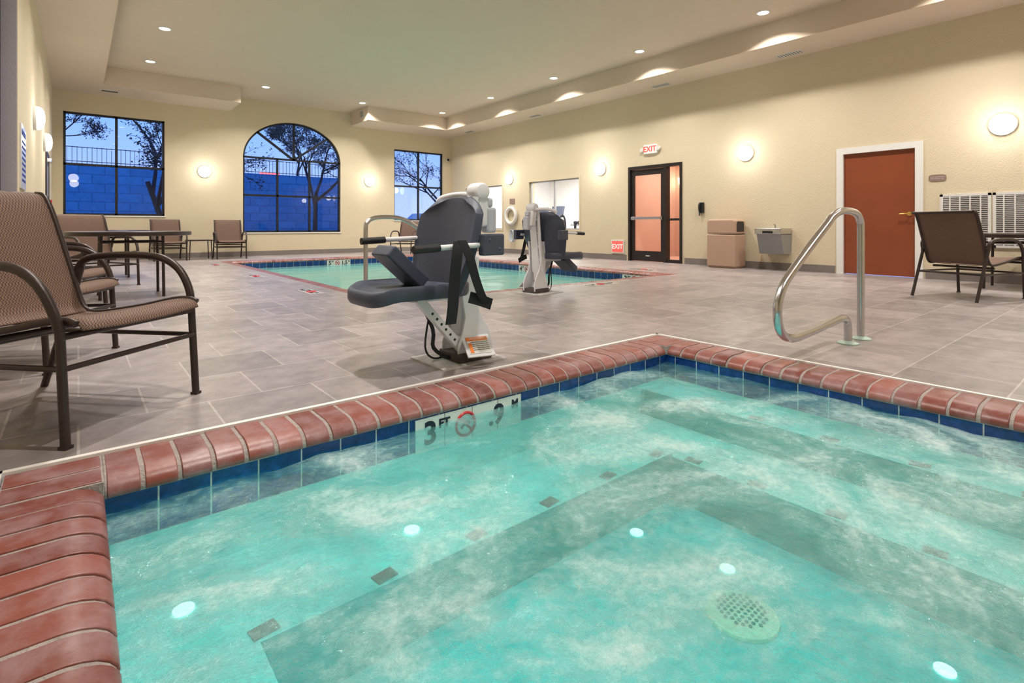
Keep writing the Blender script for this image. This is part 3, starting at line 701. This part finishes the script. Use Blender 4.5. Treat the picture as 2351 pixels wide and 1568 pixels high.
def table(loc,rad,h,label,legr):
    r=empty('round_table',loc,0,label,'table')
    bm=nb(); L(bm,[(rad-.02,h-.05),(rad,h-.045),(rad,h-.005),(rad-.01,h),(rad-.03,h)],48); fin(bm,'table_top',m_tube,parent=r,smooth=True)
    for sx in (-1,1):
        for sy in (-1,1):
            bm=nb(); T(bm,[(sx*legr,sy*legr,0),(sx*legr*.97,sy*legr*.97,h-.04)],.016,10); fin(bm,'leg',m_tube,parent=r,smooth=True)
    bm=nb()
    for s in (-1,1):
        T(bm,[(-legr,s*legr,h-.12),(legr,s*legr,h-.12)],.01,8);T(bm,[(s*legr,-legr,h-.12),(s*legr,legr,h-.12)],.01,8)
    fin(bm,'table_frame',m_tube,parent=r,smooth=True)
    return r
table((.47,7.55,0),.6,.745,'dark brown round patio table by the side wall',.29)
table((.32,10.55,0),.6,.745,'dark brown round patio table by the side wall',.29)
table((9.35,1.2,0),.55,.71,'dark brown round patio table under the grille',.27)
r=empty('side_table',(2.28,14.85,0),0,'small dark square side table between chairs','side table')
bm=nb(); B(bm,-.26,.26,-.26,.26,.45,.48); fin(bm,'table_top',m_tube,parent=r,bevel=.008)
for sx in (-1,1):
    for sy in (-1,1):
        bm=nb(); T(bm,[(sx*.24,sy*.24,0),(sx*.22,sy*.22,.45)],.012,8); fin(bm,'leg',m_tube,parent=r,smooth=True)

# ---------------- handrails
rail=[(4.31,0),(4.31,.4),(4.31,.78),(4.295,.84),(4.24,.885),(4.13,.905),(3.98,.905),(3.88,.89),(3.78,.855),(3.72,.82),(3.39,.645),(3.14,.50),(3.06,.43),(3.02,.34),(3.035,.245),(3.09,.185),(3.185,.155),(3.30,.15),(3.60,.165),(3.90,.185),(4.0,.18),(4.055,.15),(4.07,.09),(4.07,0)]
def handrail(loc,sgn,label):
    r=empty('handrail',loc,0,label,'handrail')
    bm=nb(); T(bm,[(sgn*(x-4.19),0,z) for x,z in rail],.0245,16,3); fin(bm,'rail_tube',m_steel,parent=r,smooth=True)
    for x in (4.31,4.07):
        bm=nb(); L(bm,[(.065,0),(.065,.008),(.03,.022)],24,(sgn*(x-4.19),0,0)); fin(bm,'escutcheon',m_green,parent=r,smooth=True)
    return r
handrail((4.19,1.36,0),1,'curved stainless steel handrail beside the spa')
handrail((2.57,5.55,0),-1,'curved stainless steel handrail beside the pool')

# ---------------- pool lift
def pool_lift(loc,label):
    r=empty('pool_lift',loc,0,label,'pool lift',group='pool access lifts')
    K=-.075
    bm=nb(); B(bm,-.29,.16,-.17,.21,0,.008); fin(bm,'anchor_plate',m_chip,parent=r)
    bm=nb(); B(bm,-.08+K,.16+K,-.12,.10,.008,.06); fin(bm,'lift_base',m_rust,parent=r,bevel=.008)
    bm=nb()
    prof=[(-.07,.03),(.17,.03),(.175,.12),(.14,.20),(.085,.28),(.06,.38),(.07,.50),(.08,.62),(-.02,.62),(-.035,.50),(-.04,.38),(-.02,.27),(-.04,.18),(-.07,.11)]
    prof=[(x+K,z) for x,z in prof]
    PR(bm,prof,XZ,-.10,-.085); PR(bm,prof,XZ,.07,.085)
    fin(bm,'side_plate',m_wplast,parent=r,bevel=.004)
    bm=nb()
    BC(bm,(.045+K,0,.52),(.07,.10,.75),Matrix.Rotation(math.radians(7),3,'Y'))
    fin(bm,'lift_mast',m_wplast,parent=r,bevel=.012)
    bm=nb()
    T(bm,[(.02+K,-.06,.25),(.10+K,-.03,.98)],.02,10); T(bm,[(.02+K,.07,.25),(.12+K,.09,.98)],.02,10)
    for k in range(4): z=.4+k*.16; T(bm,[(.035+K+k*.02,-.05,z),(.04+K+k*.02,.08,z)],.012,8)
    fin(bm,'parallel_arm',m_wplast,parent=r,smooth=True)
    bm=nb(); L(bm,[(.045,-.06),(.058,-.05),(.058,.05),(.045,.06)],28,(.10,.05,1.018),'y'); BC(bm,(.12,.05,.90),(.08,.10,.2),Matrix.Rotation(math.radians(-10),3,'Y'))
    fin(bm,'lift_head',m_wplast,parent=r,smooth=True,bevel=.015)
    bm=nb(); BC(bm,(.17,.03,.84),(.07,.08,.16)); BC(bm,(.16,.03,.95),(.045,.07,.06)); fin(bm,'battery_box',m_lgrey,parent=r,bevel=.015)
    bm=nb(); T(bm,[(.10,.1,1.0),(.04,.2,1.005),(-.02,.28,.985),(-.04,.30,.96)],.018,8,3); fin(bm,'control_arm',m_wplast,parent=r,smooth=True)
    bm=nb(); a=Vector((-.39,-.06,.40)); b=Vector((-.06,-.06,.035)); d=(b-a); L0=d.length; ang=math.atan2(-d.z,d.x)
    RR=Matrix.Rotation(ang,3,'Y'); BC(bm,(a+b)/2,(L0,.045,.05),RR); fin(bm,'strut',m_wplast,parent=r,bevel=.005)
    bm=nb()
    for k in range(7):
        c=a+d*(.25+.09*k); L(bm,[(.008,-.0235),(.008,-.021)],10,tuple(c),'y')
    fin(bm,'strut_holes',m_black,parent=r)
    bm=nb(); T(bm,[(-.36,.0,.42),(-.24,.03,.2),(-.24,.02,.09),(-.16,-.02,.03),(-.08,-.02,.04)],.012,8,4); T(bm,[(-.26,.03,.3),(-.29,.03,.1),(-.22,.05,.02),(-.12,.04,.03)],.006,6,4); fin(bm,'cable',m_rubber,parent=r,smooth=True)
    bm=nb(); T(bm,[(-.35,.03,.40),(-.04,.0,.41)],.025,10); B(bm,-.42,-.1,-.05,.08,.375,.415); fin(bm,'seat_bracket',m_wplast,parent=r,smooth=False,bevel=.005)
    Rl=Matrix.Rotation(math.radians(-14),3,'Z')@Matrix.Rotation(math.radians(38),3,'X')
    C0=Vector((.03+K,-.155,.105))
    bm=nb(); BC(bm,C0,(.17,.16,.01),Rl); fin(bm,'label_housing',m_wplast,parent=r,bevel=.003)
    bm=nb(); BC(bm,C0+Rl@Vector((0,0,.007)),(.13,.12,.003),Rl); fin(bm,'warning_label',m_wtile,parent=r)
    bm=nb(); BC(bm,C0+Rl@Vector((0,.045,.009)),(.13,.026,.003),Rl); BC(bm,C0+Rl@Vector((-.05,-.02,.009)),(.02,.07,.003),Rl); fin(bm,'label_stripe',m_orange,parent=r)
    text('WARNING',.022,C0+Rl@Vector((.005,.045,.011)),Rl,m_wtile,r,ext=.0005)
    for k in range(5): text('KEEP HANDS CLEAR OF LIFT',.008,C0+Rl@Vector((.01,.02-.014*k,.0095)),Rl,m_btxt,r,ext=.0003)
    bm=nb()
    out=[]
    for k in range(40):
        a=2*math.pi*k/40; ce,se=math.cos(a),math.sin(a); e=.45
        out.append((-.395+.305*abs(ce)**e*(1 if ce>0 else -1), .03+.25*abs(se)**e*(1 if se>0 else -1)))
    def rg(sc,z,dz=0): 
        res=[]
        for x,y in out:
            xx=-.395+(x+.395)*sc; yy=.03+(y-.03)*sc
            lip=-.035*max(0,(-.59-xx)/.11)
            res.append(bm.verts.new((xx,yy,z+lip)))
        return res
    rr=[rg(.80,.405),rg(.97,.41),rg(1.0,.43),rg(1.0,.475),rg(.97,.487),rg(.92,.485),rg(.85,.465),rg(.5,.458)]
    for i in range(len(rr)-1):
        for k in range(40): bm.faces.new([rr[i][k],rr[i][(k+1)%40],rr[i+1][(k+1)%40],rr[i+1][k]])
    bm.faces.new(rr[0][::-1]); bm.faces.new(rr[-1])
    fin(bm,'seat',m_plast,parent=r,smooth=True)
    bm=nb(); g=[]; nz=16; ny=14
    for i in range(nz+1):
        t=i/nz; z=.43+.545*t
        w=.25+.075*math.sin(min(1,t*1.35)*math.pi*.62) 
        if t>.78: w*=math.sqrt(max(0.0,1-((t-.78)/.22)**2*.72))
        row=[]
        for k in range(ny+1):
            s=-1+2*k/ny
            x=-.13+.07*t-.11*abs(s)**2.4*(1-.55*t)
            row.append(bm.verts.new((x,.02+w*s,z-.02*abs(s)**3*(t>.85))))
        g.append(row)
    for i in range(nz):
        for k in range(ny): bm.faces.new([g[i][k],g[i][k+1],g[i+1][k+1],g[i+1][k]])
    fin(bm,'backrest',m_plast,parent=r,smooth=True,solid=.045,bevel=.012)
    for y in (-.325,.37):
        bm=nb(); BC(bm,(-.075,y,.70),(.15,.05,.12)); L(bm,[(.012,-.03),(.012,.03)],10,(-.105,y,.725),'y'); L(bm,[(.012,-.03),(.012,.03)],10,(-.035,y,.675),'y')
        fin(bm,'arm_bracket',m_plast,parent=r,bevel=.012)
    for y,z in ((-.305,.70),(.33,.73)):
        bm=nb(); T(bm,[(-.08,y,z),(-.42,y,z-.012)],.015,12); fin(bm,'armrest',m_wplast,parent=r,smooth=True)
        bm=nb(); T(bm,[(-.40,y,z-.011),(-.41,y,z-.012),(-.54,y,z-.018),(-.55,y,z-.018)],.021,12); fin(bm,'hand_grip',m_rubber,parent=r,smooth=True)
    bm=nb(); BC(bm,(-.44,.05,.575),(.29,.21,.075),Matrix.Rotation(math.radians(42),3,'Y')); fin(bm,'footrest',m_plast,parent=r,bevel=.012)
    def strap(pts,w,ax=Vector((1,0,0))):
        P=smooth_path(pts,5); bm=nb(); prev=None
        for p in P:
            a=bm.verts.new(p-ax*w/2); b=bm.verts.new(p+ax*w/2)
            if prev: bm.faces.new([prev[0],prev[1],b,a])
            prev=(a,b)
        fin(bm,'strap',m_strap,parent=r,solid=.004)
    strap([(-.29,-.32,.72),(-.315,-.345,.65),(-.33,-.34,.5),(-.335,-.335,.38),(-.345,-.33,.29)],.065)
    strap([(-.27,-.32,.725),(-.24,-.35,.64),(-.20,-.35,.52),(-.15,-.34,.42),(-.10,-.33,.375)],.055)
    strap([(-.08,-.33,.37),(-.16,-.33,.40),(-.22,-.32,.42)],.065,Vector((.3,0,.9)))
    return r
pl=pool_lift((1.85,2.68,0),'grey and white pool lift chair with black straps beside the spa')
p2=dup(pl,(4.25,4.78,0),math.pi+math.radians(8),'grey and white pool lift chair at the pool edge')
for c in p2.children:
    if c.name.startswith('footrest'):
        c.matrix_local=Matrix.Translation((-.56,.03,.33))@Matrix.Rotation(math.radians(-75),4,'Y')@Matrix.Translation((.44,-.05,-.575))

# ---------------- gym contents
def treadmill(loc,rz):
    r=empty('treadmill',loc,rz,'dark exercise machine with console in the fitness room','exercise machine',group='exercise machines')
    bm=nb(); B(bm,-.8,.7,-.35,.35,.0,.16); fin(bm,'machine_deck',m_rubber,parent=r,bevel=.03)
    for s in (-1,1):
        bm=nb(); T(bm,[(.6,s*.33,.1),(.65,s*.33,.9),(.5,s*.33,1.2),(.2,s*.33,1.05)],.03,8,3); fin(bm,'handle_bar',m_rubber,parent=r,smooth=True)
    bm=nb(); BC(bm,(.58,0,1.32),(.08,.6,.42),Matrix.Rotation(math.radians(15),3,'Y')); fin(bm,'console',m_plast,parent=r,bevel=.03)
    return r
tm=treadmill((12.6,13.6,0),0); dup(tm,(13.2,15.0,0),.1)
r=empty('dumbbell_rack',(13.2,11.9,0),0,'black dumbbell rack by the white wall','rack')
for z in (.45,.85):
    bm=nb(); BC(bm,(0,0,z),(.35,1.8,.03)); fin(bm,'shelf',m_rubber,parent=r)
for s in (-1,1):
    bm=nb(); B(bm,-.03,.03,s*.85-.03,s*.85+.03,0,.9); B(bm,-.2,.2,s*.85-.03,s*.85+.03,0,.04); fin(bm,'rack_leg',m_rubber,parent=r)
bm=nb(); L(bm,[(.01,-.15),(.06,-.148),(.06,-.07),(.018,-.065),(.018,.065),(.06,.07),(.06,.148),(.01,.15)],10,(0,0,0),'x')
db=fin(bm,'dumbbell',m_rubber,smooth=True,loc=(13.2,11.15,.926),label='black rubber dumbbell on the rack',cat='dumbbell',group='dumbbells on the rack')
for z in (.926,.526):
    for k in range(10):
        if z>.9 and k==0: continue
        c=db.copy(); COL.objects.link(c); c.location=(13.2,11.15+k*.165,z)

# ---------------- exterior
bm=nb(); B(bm,-20,40,YF+.2,60,-.2,-.1); fin(bm,'ground_outside',m_ext,kind='structure',label='dark asphalt outside')
bm=nb(); B(bm,-8,13,26,26.5,-.1,3.2); fin(bm,'retaining_wall',m_block,kind='structure',label='grey block retaining wall outside, dusk blue light in its colour')
bm=nb(); B(bm,-8,13,26.5,60,2.8,3.0); fin(bm,'ground_upper',m_ext,kind='structure',label='raised ground behind the retaining wall')
r=empty('metal_fence',(0,26.2,3.205),0,'black metal picket fence on the retaining wall','fence')
bm=nb()
for z in (.08,.62): B(bm,-8,13,-.012,.012,z,z+.025)
x=-8
while x<13: B(bm,x,x+.015,-.008,.008,0,.66); x+=.15
fin(bm,'fence_pickets',m_black,parent=r)
def tree(loc,h,seed,lean=0,leaves=0):
    rnd=random.Random(seed); bm=nb(); lf=nb()
    def br(p,d,l,r,dep):
        q=p+d*l*.5+Vector((rnd.uniform(-.05,.05),rnd.uniform(-.05,.05),0))*l; e=q+(d+Vector((rnd.uniform(-.15,.15),rnd.uniform(-.15,.15),.08))).normalized()*l*.5
        T(bm,[p,q,e],r,5 if dep<3 else 3,r2=r*.62)
        if dep>=4 and leaves:
            for _ in range(leaves):
                c=p+(e-p)*rnd.random()+Vector((rnd.uniform(-.12,.12),rnd.uniform(-.12,.12),rnd.uniform(-.12,.12)))
                a=Vector((rnd.uniform(-1,1),rnd.uniform(-1,1),rnd.uniform(-1,1))).normalized(); b=a.orthogonal().normalized()
                s=rnd.uniform(.03,.06)
                lf.faces.new([lf.verts.new(c+a*s),lf.verts.new(c+b*s*.6),lf.verts.new(c-a*s),lf.verts.new(c-b*s*.6)])
        if dep>=6: return
        for k in range(3 if dep<5 else 2):
            ax=Vector((rnd.uniform(-1,1),rnd.uniform(-1,1),rnd.uniform(-.5,.6))).normalized()
            nd=(d+ax*rnd.uniform(.55,.95)).normalized()
            br(p+(e-p)*rnd.uniform(.55,1),nd,l*rnd.uniform(.62,.8),r*.58,dep+1)
    br(Vector((0,0,0)),Vector((lean,0,1)).normalized(),h*.28,h*.013,0)
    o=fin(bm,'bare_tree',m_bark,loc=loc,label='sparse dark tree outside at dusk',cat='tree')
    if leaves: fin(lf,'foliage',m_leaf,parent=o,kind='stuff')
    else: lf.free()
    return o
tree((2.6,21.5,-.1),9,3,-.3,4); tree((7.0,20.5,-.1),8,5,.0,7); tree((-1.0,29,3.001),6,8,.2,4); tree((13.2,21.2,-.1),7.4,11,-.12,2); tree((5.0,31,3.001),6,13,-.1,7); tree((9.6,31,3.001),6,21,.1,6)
bm=nb(); B(bm,-.6,.6,-.05,.05,-.1,.1); fin(bm,'store_sign',m_redneon,loc=(9.7,37,4.2),label='distant glowing red sign bar',cat='sign')
r=empty('parked_car',(11.3,18.6,-.1),.1,'silver car parked outside the window','car')
bm=nb(); PR(bm,[(-2.1,.3),(-2.15,.75),(-1.3,.95),(-.7,1.42),(.9,1.45),(1.6,1.0),(2.1,.9),(2.15,.3)],XZ,-.85,.85); fin(bm,'car_body',M('car_silver',(.45,.5,.6),.3,metal=.5),parent=r,bevel=.06)
bm=nb(); PR(bm,[(-1.15,.97),(-.65,1.36),(.85,1.39),(1.4,1.0)],XZ,-.865,.865); fin(bm,'car_window',m_black,parent=r)
for x in (-1.35,1.35):
    for y in (-.86,.7):
        bm=nb(); L(bm,[(.2,0),(.33,.02),(.33,.16),(.2,.18)],20,(x,y,.33),'y'); fin(bm,'car_wheel',m_rubber,parent=r)

# world
w=bpy.data.worlds.new('World'); S.world=w; w.use_nodes=True; n=w.node_tree.nodes; l=w.node_tree.links
bg=n['Background']; tc=n.new('ShaderNodeTexCoord'); sp=n.new('ShaderNodeSeparateXYZ'); l.new(tc.outputs['Generated'],sp.inputs[0])
cr=n.new('ShaderNodeValToRGB'); e=cr.color_ramp.elements; e[0].position=.0; e[0].color=(.30,.38,.75,1); e[1].position=.5; e[1].color=(.06,.20,.66,1)
e2=cr.color_ramp.elements.new(.2); e2.color=(.12,.29,.75,1)
l.new(sp.outputs[2],cr.inputs[0]); l.new(cr.outputs[0],bg.inputs[0]); bg.inputs[1].default_value=1.9

cam=bpy.data.cameras.new('Camera'); co=bpy.data.objects.new('Camera',cam); COL.objects.link(co)
co.location=(0,0,.8); co.rotation_euler=(math.radians(90),0,math.radians(-39.21))
cam.sensor_width=36; cam.lens=18.68; cam.shift_y=-264/2351; cam.clip_start=.02; cam.clip_end=200
S.camera=co
